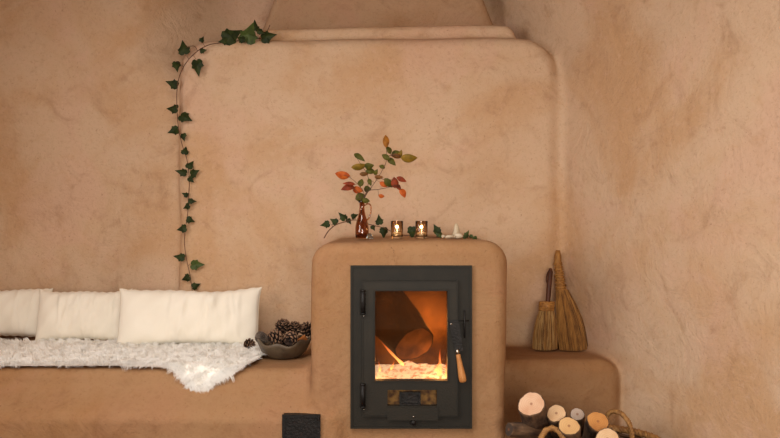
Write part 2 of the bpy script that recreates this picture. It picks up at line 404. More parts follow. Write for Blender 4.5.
def hit(px, py):
    o = np.array((0, -3., EYE)); d = np.array(P(px, py, 0))-o; d /= np.linalg.norm(d); t = np.arange(2.0, 4.6, .002)
    q = o+d*t[:, None]; f = fused(q[:, 0], q[:, 1], q[:, 2]); return Vector(q[np.argmax(f < 0)])
M['crack'] = simple('crack shadow line clay', (112, 78, 52), rough=.95)
for pts in (((333, 249), (338, 255), (344, 260), (350, 266)), ((486, 250), (481, 256), (476, 261), (472, 266)), ((391, 247), (394, 251), (393, 256), (395, 262)), ((437, 245), (438, 250), (437, 256), (438, 263))):
    h = [hit(*a) for a in pts]; q = []
    for a, b_ in zip(h, h[1:]): q += [a.lerp(b_, k/3)+Vector((random.uniform(-.0015, .0015), 0, random.uniform(-.0015, .0015))) for k in range(3)]
    mm = bpy.data.meshes.new('crack'); vs = []; fs = []
    for k, v in enumerate(q+[h[-1]]):
        w_ = .0011*(1-.6*k/len(q)); vs += [v+Vector((-w_, -.0004, -w_*.6)), v+Vector((w_, -.0004, w_*.6)), v+Vector((0, .004, 0))]
    for k in range(len(q)): b_ = 3*k; fs += [(b_, b_+1, b_+4, b_+3), (b_+1, b_+2, b_+5, b_+4), (b_+2, b_, b_+3, b_+5)]
    mm.from_pydata(vs, [], fs); link('crack', mm, M['crack'], fp)

# ------------------------------------------------------------------ rest of the room
def struct(name, mb, mat):
    o = mb.build(name, mat, smooth=False); o['kind'] = 'structure'; return o
XL, YB, XR, H = -2.3, -4.4, 2.7, 2.34
m = MB(); m.box((XL-.2, YB-.2, -.1), (XR+.6, 1.6, 0)); struct('floor', m, M['floor'])
kx0, kx1, ky0, ky1 = -1.3, .1, -2.2, -1.1  # unseen ceiling opening, added for the skylight fill
m = MB(); m.box((XL-.2, YB-.2, H), (kx0, 1.6, H+.1)); m.box((kx1, YB-.2, H), (XR+.6, 1.6, H+.1)); m.box((kx0, YB-.2, H), (kx1, ky0, H+.1)); m.box((kx0, ky1, H), (kx1, 1.6, H+.1))
struct('ceiling', m, M['ceiling'])
# left wall with a window opening
wy0, wy1, wz0, wz1 = -3.1, -1.5, .95, 2.1
m = MB()
for a, b in (((XL-.25, YB, 0), (XL, wy0, H)), ((XL-.25, wy1, 0), (XL, 1.5, H)), ((XL-.25, wy0, 0), (XL, wy1, wz0)), ((XL-.25, wy0, wz1), (XL, wy1, H))): m.box(a, b)
struct('wall_left', m, M['plaster'])
# front wall (behind the viewer) with a wide window
fx0, fx1, fz0, fz1 = -.3, 1.4, .62, 1.4
m = MB()
for a, b in (((XL, YB-.25, 0), (fx0, YB, H)), ((fx1, YB-.25, 0), (XR+.5, YB, H)), ((fx0, YB-.25, 0), (fx1, YB, fz0)), ((fx0, YB-.25, fz1), (fx1, YB, H))): m.box(a, b)
struct('wall_front', m, M['plaster'])
# right wall, nearer stretch
m = MB(); x0 = 1.21+.43*.84
m.add([(x0, -.84, 0), (XR, YB, 0), (XR, YB, H), (x0, -.84, H), (x0+.25, -.84, 0), (XR+.25, YB, 0), (XR+.25, YB, H), (x0+.25, -.84, H)],
      [(0, 1, 2, 3), (4, 7, 6, 5), (0, 3, 7, 4), (1, 5, 6, 2), (3, 2, 6, 7), (0, 4, 5, 1)])
struct('wall_right', m, M['plaster'])
def window(name, a, b, axis):
    m = MB(); t = .03
    (x0, y0, z0), (x1, y1, z1) = a, b
    if axis == 'x':
        for u in (y0, (y0+y1)/2-t/2, y1-t): m.box((x0, u, z0), (x1, u+t, z1))
        for w in (z0, (z0+z1)/2-t/2, z1-t): m.box((x0, y0, w), (x1, y1, w+t))
    else:
        for u in (x0, (x0+x1)/2-t/2, x1-t): m.box((u, y0, z0), (u+t, y1, z1))
        for w in (z0, z1-t): m.box((x0, y0, w), (x1, y1, w+t))
    o = m.build(name, M['white_wood'], smooth=False); o['kind'] = 'structure'
window('window_1', (XL-.18, wy0, wz0), (XL-.14, wy1, wz1), 'x')
window('window_2', (fx0, YB-.18, fz0), (fx1, YB-.14, fz1), 'y')

# ------------------------------------------------------------------ cast iron stove
def rect_ring(m, X0, X1, Z0, Z1, x0, x1, z0, z1, ya, yb):
    m.box((X0, ya, Z0), (X1, yb, z0)); m.box((X0, ya, z1), (X1, yb, Z1))
    m.box((X0, ya, z0), (x0, yb, z1)); m.box((x1, ya, z0), (X1, yb, z1))
def pxb(x0, y0, x1, y1, Y):
    a = P(x0, y1, Y); b = P(x1, y0, Y); return a.x, b.x, a.z, b.z
st = thing('wood_stove', 'black iron built-in wood stove with glazed door and lit fire', 'stove', (0.08, -.01, .24))
FY = -.012
X0, X1, Z0, Z1 = pxb(351, 266, 471.5, 428, FY)
dx0, dx1, dz0, dz1 = pxb(362, 280.5, 458, 416.5, FY-.01)
gx0, gx1, gz0, gz1 = pxb(375, 291, 447.5, 380.6, FY-.012)
vx0, vx1, vz0, vz1 = pxb(387.5, 390, 437, 406, FY-.01)
m = MB(); rect_ring(m, X0, X1, Z0, Z1, dx0+.006, dx1-.006, dz0+.006, dz1-.006, FY, .03)
fr = m.build('frame', M['iron'], st, smooth=False)
m = MB()  # raised lip round the frame
rect_ring(m, X0-.002, X1+.002, Z0-.002, Z1+.002, X0+.006, X1-.006, Z0+.006, Z1-.006, FY-.004, .004)
m.build('frame_lip', M['iron'], fr, smooth=False)
dY = FY-.010
m = MB()
m.box((dx0, dY, gz1), (dx1, .012, dz1)); m.box((dx0, dY, dz0), (gx0, .012, gz1)); m.box((gx1, dY, dz0), (dx1, .012, gz1))
m.box((gx0, dY, vz1), (gx1, .012, gz0)); m.box((gx0, dY, dz0), (gx1, .012, vz0)); m.box((gx0, dY, vz0), (vx0, .012, vz1)); m.box((vx1, dY, vz0), (gx1, .012, vz1))
door = m.build('door', M['iron_door'], st, smooth=False)
m = MB(); t = .0045
rect_ring(m, dx0, dx1, dz0, dz1, dx0+t, dx1-t, dz0+t, dz1-t, dY-.003, dY+.001)
rect_ring(m, gx0-.006, gx1+.006, gz0-.006, gz1+.006, gx0, gx1, gz0, gz1, dY-.004, dY+.001)
m.build('door_moulding', M['iron'], door, smooth=False)
m = MB(); m.box((gx0-.004, .0, gz0-.004), (gx1+.004, .004, gz1+.004)); m.build('door_glass', M['stove_glass'], door, smooth=False)
# air inlet
a = MB(); a.box((vx0, .004, vz0), (vx1, .010, vz1)); air = a.build('air_vent', M['rusty'], st, smooth=False)
sx0, sx1, sz0, sz1 = pxb(401, 393, 419, 403, 0)
m = MB(); rect_ring(m, sx0-.006, sx1+.006, sz0-.006, sz1+.006, sx0, sx1, sz0, sz1, -.012, .004); m.box((sx0, -.001, sz0), (sx1, .003, sz1)); m.build('vent_slider', M['black_iron'], air, smooth=False)
sx0, sx1, sz0, sz1 = pxb(387, 407, 438, 420, dY)
m = MB(); m.box((sx0, dY-.006, sz0), (sx1, dY+.001, sz1)); lip = m.build('ash_lip', M['iron_door'], st, smooth=False)
p = P(413.4, 416.5, dY-.008); m = MB(); m.tube([p+Vector((0, -.004, 0)), p+Vector((0, .006, 0))], .0028, 12); m.build('rivet', M['steel'], st)
p = P(413.4, 422.6, FY-.008)
m = MB(); m.lathe([(0, 0), (.008, 0), (.011, .004), (.008, .009), (.0, .010)], (0, 0, 0), 20)
kn = m.build('knob', M['black_iron'], st); kn.location = p; kn.rotation_euler = (PI/2, 0, 0)
for (y0, y1) in ((290.6, 313.7), (384.5, 407)):
    A = P(363, y0, FY-.02); B = P(363, y1, FY-.02)
    m = MB(); m.tube([A, B], .0095, 14)
    for q in (A, B): m.tube([q-Vector((0, 0, .003)), q+Vector((0, 0, .003))], .0105, 14)
    hg = m.build('hinge', M['black_iron'], door)
    m = MB(); q = P(364, y1+2, FY-.02); m.tube([q, q+Vector((0, -.008, 0))], .0022, 8); m.build('hinge_pin', M['steel'], st)
# latch : cross bar + vertical rod
A = P(447, 320.8, dY-.006); B = P(469, 320.8, dY-.006)
m = MB(); m.box((A.x, dY-.008, A.z-.002), (B.x, dY-.001, A.z+.002))
V0 = P(464.8, 310.5, dY-.008); V1 = P(464.8, 338, dY-.008); m.tube([V0, V1], .0034, 10)
m.build('latch', M['black_iron'], st)
# hanging wooden-handled operating tool
m = MB(); c = [P(449, 321, dY-.01), P(459, 321, dY-.01), P(463, 350, dY-.01), P(455.5, 353, dY-.01), P(452, 340, dY-.01)]
vs = [v+Vector((0, k, 0)) for k in (-.003, .003) for v in c]; n5 = len(c)
m.add(vs, [tuple(range(n5)), tuple(range(n5, 2*n5))[::-1]]+[(i, (i+1) % n5, (i+1) % n5+n5, i+n5) for i in range(n5)])
hd = m.build('door_handle', M['black_iron'], st, smooth=False)
A = P(457.2, 350, dY-.016); B = P(463.2, 382.5, dY-.02); d = B-A
m = MB(); prof = [(0, .003), (.02, .0085), (.15, .0088), (.35, .0102), (.6, .0125), (.8, .0145), (.93, .0145), (.98, .011), (1, .004)]
m.tube([A+d*(.12+.88*t) for t, r in prof], [r for t, r in prof], 16); m.build('grip', M['handle_wood'], hd)
m = MB(); m.tube([A-d*.02, A+d*.13], [.0065, .0075], 14); m.build('ferrule', M['steel'], hd)
p = P(451.3, 324.2, dY-.014); m = MB(); m.tube([p, p+Vector((0, .006, 0))], .0036, 12); m.build('screw', M['steel'], hd)
# firebox liner
bx0, bx1, bz0, bz1, bY = -.118, .277, .285, .842, .40
m = MB()
m.box((bx0, bY, bz0), (bx1, bY+.03, bz1)); m.box((bx0, .03, bz0), (bx0+.03, bY, bz1)); m.box((bx1-.03, .03, bz0), (bx1, bY, bz1))
m.box((bx0, .03, bz1-.03), (bx1, bY, bz1)); m.box((bx0, .03, bz0), (bx1, bY, bz0+.112))
m.build('firebox', M['firebrick'], st, smooth=False)
reparent(st)

# ash bed
ZB = bz0+.112
m = MB(); nx, ny = 60, 44; vs = []
for j in range(ny+1):
    for i in range(nx+1):
        x = bx0+.034+(bx1-bx0-.068)*i/nx; y = .036+(bY-.04)*j/ny
        e = min(i, nx-i, j*2, (ny-j))/6; e = min(e, 1)
        z = ZB+.002+e*(.012+.008*math.sin(31*x+2)*math.cos(27*y)+.006*math.sin(77*x+60*y)+.004*random.random())+.05*max(0, y-.06)
        vs.append((x, y, z))
fs = [(j*(nx+1)+i, j*(nx+1)+i+1, (j+1)*(nx+1)+i+1, (j+1)*(nx+1)+i) for j in range(ny) for i in range(nx)]
m.add(vs, fs)
ring = [i for i in range(nx+1)]+[j*(nx+1)+nx for j in range(1, ny+1)]+[ny*(nx+1)+i for i in range(nx-1, -1, -1)]+[j*(nx+1) for j in range(ny-1, 0, -1)]
low = [(vs[k][0], vs[k][1], ZB) for k in ring]; nb = len(m.v); m.v += low; nr = len(ring)
for k in range(nr): m.f.append((ring[k], nb+k, nb+(k+1) % nr, ring[(k+1) % nr])); m.m.append(0)
ash = m.build('ember_bed', M['embers']); tag(ash, 'bed of white ash and glowing embers on the floor of the stove', 'embers', kind='stuff')

def log(name, A, d, L, r0, r1, bark, face, label, cat='log', group=None, knots=0, seg=36, seed=0, ecc=1.0):
    """cut face centred at A looking along -d"""
    rr = random.Random(seed); d = Vector(d).normalized()
    ph = [rr.uniform(0, 6.28) for _ in range(5)]
    def rad(a, t):
        return (r0+(r1-r0)*t)*(1+.05*math.sin(2*a+ph[0])+.035*math.sin(3*a+ph[1])+.02*math.sin(7*a+ph[2]+4*t)+.015*math.sin(13*a+ph[3]+9*t)+.02*math.sin(9*t+ph[4]))
    th = thing(name, label, cat, A, group)
    q = d.to_track_quat('Z', 'Y'); th.rotation_mode = 'QUATERNION'; th.rotation_quaternion = q
    n = 22; m = MB(); vs = []
    for i in range(n+1):
        t = i/n
        for k in range(seg):
            a = 2*PI*k/seg; r = rad(a, t); vs.append((r*math.cos(a)*ecc, r*math.sin(a), t*L))
    fs = [(i*seg+k, i*seg+(k+1) % seg, (i+1)*seg+(k+1) % seg, (i+1)*seg+k) for i in range(n) for k in range(seg)]
    fs.append(tuple(n*seg+k for k in range(seg)))
    # inner bark ring
    b = len(vs)
    for k in range(seg):
        a = 2*PI*k/seg; r = rad(a, 0)*.93; vs.append((r*math.cos(a)*ecc, r*math.sin(a), .0))
    fs += [(k, b+k, b+(k+1) % seg, (k+1) % seg) for k in range(seg)]
    m.add(vs, fs); m.build('bark', bark, th)
    m = MB(); vs = [(0, 0, -.0012)]
    for k in range(seg):
        a = 2*PI*k/seg; r = rad(a, 0)*.935; vs.append((r*math.cos(a)*ecc, r*math.sin(a), -.0006))
    for k in range(seg):
        a = 2*PI*k/seg; r = rad(a, 0)*.935; vs.append((r*math.cos(a)*ecc, r*math.sin(a), .004))
    fs = [(0, 1+(k+1) % seg, 1+k) for k in range(seg)]+[(1+k, 1+(k+1) % seg, 1+seg+(k+1) % seg, 1+seg+k) for k in range(seg)]+[tuple(range(1+seg, 1+2*seg))]
    m.add(vs, fs); m.build('cut_face', face, th, smooth=False)
    return th
log('burning_log', P(414.5, 344.5, .10), (-.46, .74, .50), .32, .086, .110, M['char'], M['char_face'], 'large round log with scorched cut face burning behind the stove glass', seed=3)
def flame(px, py, h, w, Y, lean=0, label='', seed=0):
    p = P(px, py, Y); rr = random.Random(seed); m = MB(); pts = []; rad = []
    ph = rr.uniform(0, 6)
    for i in range(15):
        t = i/14
        pts.append(p+Vector((lean*t*h+.15*w*math.sin(7*t+ph), 0, t*h))); rad.append(w*max(.03, (math.sin(PI*t**.55)**.7 if t < 1 else 0)*(1-t*.75))*(1+.25*math.sin(11*t+ph)))
    m.tube(pts, rad, 12)
    o = m.build('flame', M['flame'], None, origin=p); o.scale = (1, .45, 1)
    tag(o, label, 'flame'); return o
fl = [(439, 377, .115, .012, .16, .05, 'tall flame at the right edge of the fire'),
      (446, 378, .07, .007, .14, .0, 'smaller flame beside the right wall of the firebox'),
      (435, 372, .045, .007, .06, .45, 'flame licking the lower right of the large log'),
      (416, 384, .028, .005, .045, -.15, 'small pale flame rising in front of the large log'),
      (404, 366, .105, .008, .06, -.95, 'long slanting flame running along the lower left edge of the large log'),
      (391, 370, .038, .007, .09, .35, 'short flame beneath the slanting flame at the left'),
      (380, 372, .045, .006, .10, -.1, 'narrow flame at the left edge of the firebox'),
      (408, 306, .04, .005, .37, .0, 'pointed flame tip rising above the large log'),
      (424, 328, .06, .006, .36, -.5, 'flame behind the upper edge of the large log'),
      (379, 303, .05, .005, .33, .35, 'small flame at the upper left corner of the stove glass')]
for i, (a, b, c, d_, e, f_, lab) in enumerate(fl): flame(a, b, c, d_, e, f_, lab, i)
def light(name, kind, loc, power, color, size=.1, sizey=None, rot=(0, 0, 0), spread=None):
    l = bpy.data.lights.new(name, kind); l.energy = power; l.color = color
    if kind == 'AREA':
        l.size = size
        if sizey: l.shape = 'RECTANGLE'; l.size_y = sizey
        if spread: l.spread = math.radians(spread)
    else: l.shadow_soft_size = size
    o = bpy.data.objects.new(name, l); COL.objects.link(o); o.location = loc; o.rotation_euler = rot; return o
light('fire_light', 'POINT', (.20, .13, .47), 0.3, (1, .50, .18), .03)
light('fire_light', 'POINT', (.19, .33, .62), 1.1, (1, .50, .18), .04)
light('fire_light', 'POINT', (-.05, .10, .48), .25, (1, .5, .15), .02)

# soot door on the bench front
q0, q1, r0_, r1_ = pxb(283.5, 413.6, 320.5, 450, -.012)
sd = thing('soot_door', 'small black iron cleaning hatch set low in the plaster beside the stove', 'hatch', ((q0+q1)/2, -.02, r0_))
m = MB(); m.box((q0, -.034, r0_), (q1, .03, r1_)); m.build('plate', M['black_iron'], sd, smooth=False, bevel=.002)
m = MB(); rect_ring(m, q0-.002, q1+.002, r0_-.002, r1_+.002, q0+.01, q1-.01, r0_+.01, r1_-.01, -.038, -.033)
m.tube([(q1-.005, -.041, r1_-.02), (q1-.005, -.041, r1_-.004)], .005, 10); m.build('rim', M['black_iron'], sd, smooth=False)
reparent(sd)

# ------------------------------------------------------------------ cushions
def cushion(name, cx, cy, z0, W, Hh, T, lean, seed, label, crease=1.0, rz=0):
    rr = random.Random(seed); n, k = 110, 60
    fold = [(rr.uniform(-.5, .75), rr.uniform(-.25, .25), rr.uniform(.018, .045), rr.uniform(.4, 1)*crease) for _ in range(11)]
    th = thing(name, label, 'cushion', (cx, cy, z0), 'cream cushions along the bench')
    th.rotation_euler = (lean, 0, rz)
    def pt(u, v, s):
        # outline: sides pull in between pointed corners
        x = u*W/2*(1-.035*(1-v**4)*abs(u)**3+.0*v); z = v*Hh/2*(1-.12*(1-abs(u)**2.6)*abs(v)**3)
        e = max(0, (1-abs(u)**3.2))*max(0, (1-abs(v)**2.6)); t = T/2*e**.42
        f = 0
        for (u0, sl, wd, am) in fold:
            dd = (u-u0-sl*(v-1)*.35)/wd; f += am*.017*math.exp(-dd*dd)*(.35+.65*max(0, v+.2))*(e**.5)
        f += .004*math.sin(9*u+3*v+seed)*e+.003*math.sin(17*u-7*v)*e
        # puckers along seam
        f += .0022*math.sin(60*u+seed)*math.exp(-((1-abs(v))/.12)**2)*(e**.3)
        zz = z+.004*math.sin(5*u+seed)*(v > 0)*abs(v)**4+.0018*math.sin(38*u)*abs(v)**8
        if rr and v < 0: zz = max(zz, -Hh/2+.004)
        return (x, -s*(t+f) if s > 0 else t+f*.4, zz+Hh/2)
    m = MB(); vs = []
    for s in (1, -1):
        for j in range(k+1):
            for i in range(n+1):
                # denser at the borders
                u = math.sin(PI/2*(2*i/n-1)); v = math.sin(PI/2*(2*j/k-1)); vs.append(pt(u, v, s))
    fs = []
    for s in (0, 1):
        b = s*(n+1)*(k+1)
        for j in range(k):
            for i in range(n):
                a = b+j*(n+1)+i; fs.append((a, a+1, a+n+2, a+n+1) if s == 0 else (a, a+n+1, a+n+2, a+1))
    m.add(vs, fs); m.build('cover', M['cushion'], th, weld=False)
    b = MB(); per = []
    for i in range(n+1): per.append((2*i/n-1, -1))
    for j in range(1, k+1): per.append((1, 2*j/k-1))
    for i in range(n-1, -1, -1): per.append((2*i/n-1, 1))
    for j in range(k-1, -1, -1): per.append((-1, 2*j/k-1))
    b.tube([pt(u, v, 0) for u, v in per], .0028, 6); b.build('piping', M['piping'], th)
    return th
ZT = .463
cushion('cushion', -.935, .60, ZT-.003, .665, .272, .13, -.22, 3, 'long cream lumbar cushion beside the bowl of pine cones')
cushion('cushion', -1.48, .745, ZT-.003, .45, .252, .12, -.2, 8, 'cream cushion half tucked behind the left end of the long lumbar cushion', .5)
cushion('cushion', -1.93, .86, ZT-.003, .48, .25, .12, -.2, 12, 'cream cushion at the far left end of the bench', .5)

# ------------------------------------------------------------------ sheepskin
def lerp(tab, x):
    for (a, va), (b, vb) in zip(tab, tab[1:]):
        if x <= b: return va+(vb-va)*max(0, (x-a))/(b-a)
    return tab[-1][1]
FT = [(-2.2, -.045), (-1.6, -.03), (-1.1, -.035), (-.90, -.02), (-.86, -.005), (-.82, .022), (-.785, .065), (-.757, .092), (-.73, .075), (-.69, .035), (-.64, .015), (-.60, -.005), (-.575, -.05), (-.555, -.13), (-.545, -.30), (-.55, -.42)]
def front(x): return lerp(FT[:-1], x)
def skinpt(x, a, lift=0):
    """a: distance past the bench lip (Y=.15); negative is back on the seat"""
    a += .05; r = .055
    if a < 0: return Vector((x, .15-a, ZT+lift)), Vector((0, 0, 1))
    if a < r*PI/2:
        t = a/r; nn = Vector((0, -math.sin(t), math.cos(t)))
        return Vector((x, .15, ZT-r))+nn*(r+lift), nn
    q = a-r*PI/2; return Vector((x, .15-r-lift-.15*q, ZT-r-q)), Vector((0, -1, 0))
sh = thing('sheepskin', 'long-haired white sheepskin spread over the bench, one corner hanging down', 'sheepskin', (-1.3, .4, ZT))
m = MB(); nx, ny = 150, 36; vs = []
def backlim(x): return -.66 if x < -1.2 else -.60
for j in range(ny+1):
    for i in range(nx+1):
        x = -2.2+(2.2-.545)*i/nx; f = front(x); b = backlim(x); a = b+(f-b)*j/ny
        p, nn = skinpt(x, a, .004+.003*math.sin(13*x+5*a)); vs.append(p)
fs = [(j*(nx+1)+i, j*(nx+1)+i+1, (j+1)*(nx+1)+i+1, (j+1)*(nx+1)+i) for j in range(ny) for i in range(nx)]
n0 = len(vs)
for j in range(ny+1):
    for i in range(nx+1):
        x = -2.2+(2.2-.545)*i/nx; f = front(x); b = backlim(x); a = b+(f-b)*j/ny
        p, nn = skinpt(x, a, .0); vs.append(p)
fs += [tuple(n0+k for k in f[::-1]) for f in fs]
bd = [i for i in range(nx+1)]+[j*(nx+1)+nx for j in range(1, ny+1)]+[ny*(nx+1)+i for i in range(nx-1, -1, -1)]+[j*(nx+1) for j in range(ny-1, 0, -1)]
fs += [(bd[k], bd[(k+1) % len(bd)], n0+bd[(k+1) % len(bd)], n0+bd[k]) for k in range(len(bd))]
m.add(vs, fs); m.build('hide', M['skin'], sh)
w = MB(); cl = []
while len(cl) < 2100:
    x = random.uniform(-2.2, -.54); a = random.uniform(-.62, .1) if random.random() < .72 else front(x)-random.random()*.02
    if a > front(x)+.01 or (x < -1.35 and random.random() < .35): continue
    p, nn = skinpt(x, a, .0); fw = Vector((0, -nn.z, nn.y))
    e = max(0, 1-(front(x)-a)/.05); re_ = max(0, 1-(-.545-x)/.05)
    tip = p+nn*(random.uniform(.012, .028)*(1-.45*e))+fw*(random.uniform(-.008, .026)+.008*e)+Vector((random.uniform(-.024, .024)+.02*re_, 0, 0))
    cl.append((x, a, tip, random.uniform(.75, 1.15)))
cla = np.array([(c[0], c[1]) for c in cl]); nrms = []
for _ in range(46000):
    k = random.randrange(len(cl)); x = cl[k][0]+random.gauss(0, .010); a = cl[k][1]+random.gauss(0, .010); f = front(x)
    if a > f or x > -.545 or x < -2.2: continue
    p, nn = skinpt(x, a, .003)
    tip = cl[k][2]+(p-skinpt(cl[k][0], cl[k][1], .0)[0])*.45+Vector([random.gauss(0, .0035) for _ in range(3)])
    d0 = tip-p; p1 = p+d0*.5+nn*.005; p2 = tip-Vector((0, 0, .003))
    for q in (p1, p2):
        if q.y > .14 and q.z < ZT+.005: q.z = ZT+.005+random.random()*.006
    d = (p1-p).normalized()
    fc_ = nn+Vector((random.uniform(-.5, .5), -.7, .25+random.uniform(-.3, .3))); sd_ = fc_.cross(d).normalized()*random.uniform(.0007, .0013)
    if (sd_*2).cross(p1-p).dot(fc_) < 0: sd_ = -sd_
    w.add([p-sd_, p+sd_, p1+sd_*.9, p1-sd_*.9, p2], [(0, 1, 2, 3), (3, 2, 4)]); nrms += [tuple((nn*.9+(tip-p).normalized()*.45+Vector((0, -.3, .1))).normalized())]*5
me = bpy.data.meshes.new('wool'); me.from_pydata(w.v, [], w.f); me.update()
wo = link('wool', me, M['wool'], sh); wo['kind'] = 'stuff'
reparent(sh)

# ------------------------------------------------------------------ ivy
IVY = [(0, -.36), (.1, -.44), (.26, -.42), (.42, -.26), (.38, -.12), (.46, .04), (.30, .10), (.19, .26), (0, .66), (-.19, .26), (-.30, .10), (-.46, .04), (-.38, -.12), (-.42, -.26), (-.26, -.42), (-.1, -.44)]
def ivy_leaf(m, c, sz, ang, mi=0, face=None, tilt=.5):
    """leaf centred at c facing roughly the room"""
    nrm = Vector((random.uniform(-tilt, tilt), -1, random.uniform(-.1, tilt))).normalized() if face is None else Vector(face).normalized()
    tip = Vector((math.cos(ang), 0, math.sin(ang))); tip = (tip-nrm*tip.dot(nrm)).normalized(); sd = nrm.cross(tip)
    vs = [c+nrm*sz*.05]; k = len(IVY)
    sx = random.uniform(.85, 1.05)
    for (a, b) in IVY:
        fold = -.22*abs(a)+.04*math.sin(9*a+6*b)-.14*max(0, b)**2
        vs.append(c+(sd*a*sx+tip*b+nrm*fold)*sz)
    vs2 = [v-nrm*.0006 for v in vs]; n = len(vs)
    fs = [(0, 1+i, 1+(i+1) % k) for i in range(k)]
    fs2 = [(n, n+1+(i+1) % k, n+1+i) for i in range(k)]
    rim = [(1+i, n+1+i, n+1+(i+1) % k, 1+(i+1) % k) for i in range(k)]
    m.add(vs+vs2, fs+fs2+rim, mi)
    return c-tip*sz*.42
def smooth_path(pts, n=6):
    out = []
    for i in range(len(pts)-1):
        p0 = pts[max(i-1, 0)]; p1 = pts[i]; p2 = pts[i+1]; p3 = pts[min(i+2, len(pts)-1)]
        for k in range(n):
            t = k/n; out.append(.5*((2*p1)+(-p0+p2)*t+(2*p0-5*p1+4*p2-p3)*t*t+(-p0+3*p1-3*p2+p3)*t**3))
    out.append(pts[-1]); return out
def ivy(name, label, stempx, leaves, rad=.0022, extra=[]):
    pts = smooth_path([P(*s) for s in stempx])
    th = thing(name, label, 'ivy', pts[0])
    s = MB(); s.tube(pts, [rad*(1-.4*i/len(pts)) for i in range(len(pts))], 7)
    for e in extra: s.tube(smooth_path([P(*q) for q in e]), .0015, 6)
    f = MB()
    for lf in leaves:
        px, py, sz, ang, Y = lf[:5]; mi = 1 if len(lf) > 5 and lf[5] else 0
        c = P(px, py, Y); S = sz*(3+Y)/780*1.12
        b = ivy_leaf(f, c, S, math.radians(ang), mi)
        j = min(pts, key=lambda q: (q-b).length)
        if (j-b).length < .12:
            mid = (j+b)/2+Vector((0, -.003, .004)); s.tube([j, mid, b], .0009, 5)
    s.build('stem', M['vine'], th); f.build('foliage', None, th, smooth=False, mats=[M['ivy'], M['ivy_light']])
    reparent(th); return th
YF = .775
L1 = [(183.5, 48.7, 13, 100, .76), (202, 39.6, 6, 60, .80), (202.6, 50.5, 6, 10, YF), (176.4, 65.3, 10.5, -80, .78), (197, 66, 15, -80, .76), (173, 84, 11, 160, .78),
      (173, 108.5, 12, 170, .78), (184.6, 117, 12.5, -30, YF), (174.3, 130.5, 10, 200, .78), (183.2, 136.5, 7.5, -70, YF), (185, 151, 8, 80, YF), (190, 165, 9, 60, YF),
      (182, 172, 10, 170, YF), (193.5, 173, 10, 20, YF), (190.6, 179.5, 7, -40, YF), (185.6, 194.6, 6, 160, YF), (191.6, 201, 7, 0, YF), (186.6, 206.5, 7.5, 200, YF),
      (190, 220, 7.5, -20, YF), (182.3, 228.5, 9, 190, YF), (180, 257, 10, 170, YF), (196, 264.6, 12, 0, YF, 1), (186, 278, 9.5, 200, YF), (195.6, 286, 8, 20, YF),
      (231, 36, 18, 30, .80), (248.7, 34.5, 19, 70, .80, 1), (255, 26.5, 10, 90, .82), (260.6, 31.5, 7.5, -20, .80), (267, 36.5, 14, 10, .81), (241, 39, 8, 150, .78), (224, 41, 8, 190, .79)]
ivy('trailing_ivy', 'long ivy vine trailing from the chimney ledge down to the cushions',
    [(268, 37, .87), (256, 39, .85), (240, 40.5, .84), (228, 42.0, .80), (212, 44, .785), (204, 47, .77), (197.6, 51, .765), (187.4, 61, .765), (180.5, 73.3, .77), (177.3, 87, .775), (176.8, 105, .775), (178.5, 128, .778), (182.5, 146, .78), (187, 160, .782), (189.3, 180, .782),
     (188.3, 200, .782), (187.5, 215, .782), (185, 232, .782), (184.7, 246, .782), (187, 262, .782), (190, 275, .782), (192.6, 294, .775)], L1,
    extra=[[(197.6, 51, .765), (194, 46, .77), (186, 47.5, .765)], [(262, 34, .84), (267, 31, .84), (270, 25, .85)]])
YM = .50
L2 = [(325.6, 224.3, 9, 190, YM), (334.4, 221.4, 7.5, 150, YM), (343, 216.6, 9, 130, YM), (349, 221, 6, -60, YM), (354.4, 216, 7, 20, YM), (373, 227.7, 5.5, -60, YM), (379, 220.5, 9.5, 100, YM),
      (384, 232, 10, -90, YM), (412, 232, 12, -90, .44), (436.5, 229.5, 9, 120, .42), (439.5, 234.5, 7, -60, .42, 1)]
ivy('ivy_strand', 'ivy strand lying along the mantel behind vase and candle glasses',
    [(324, 238.2, .48), (325.5, 235.5, .48), (328.7, 230.8, .49), (335.6, 225, YM), (345.8, 221.7, YM), (356, 220, .5), (369.8, 224.5, .5), (383.5, 228, .5), (398, 234, .5), (415, 236.2, .48), (440, 237.3, .46), (452, 238, .45)], L2, .0024)
ivy('ivy_sprig', 'tiny green ivy sprig at the right end of the mantel beside white stones',
    [(461, 238, .40), (467, 237.2, .38), (474, 238.2, .37), (481, 239.2, .36)], [(467, 234.5, 7, 60, .38, 1), (471.5, 236.5, 5, -20, .38, 1), (475, 238, 5, 200, .36, 1), (464, 236.8, 5, 170, .38, 1)], .0012)

# ------------------------------------------------------------------ mantel objects
ZM = .968
def onmantel(px, Y): v = P(px, 230, Y); return Vector((v.x, Y, ZM))
# vase
c = onmantel(362, .30); th = thing('glass_jug', 'slim brown glass jug vase with a loop handle holding autumn twigs', 'vase', c)
op = [(.0255, .0), (.0275, .004), (.029, .02), (.0285, .045), (.0255, .065), (.018, .09), (.0125, .112), (.0105, .130), (.0115, .148), (.0155, .158)]
ip = [(r-.0028, z+(.004 if i == 0 else 0)) for i, (r, z) in enumerate(op)]
prof = op+ip[::-1]
def sp(a, r, z): return (1+.22*max(0, (z-.148)/.01)*max(0, math.cos(a-PI)), .004*max(0, (z-.15)/.008)*max(0, math.cos(a-PI)))
m = MB(); m.lathe(prof, (0, 0, 0), 40, wob=sp); m.build('body', M['brown_glass'], th)
m = MB(); m.tube(smooth_path([Vector(q) for q in ((.0105, 0, .138), (.022, 0, .146), (.034, 0, .143), (.0385, 0, .125), (.035, 0, .10), (.027, 0, .082), (.0205, 0, .080))]), .0032, 10); m.build('handle', M['brown_glass'], th)
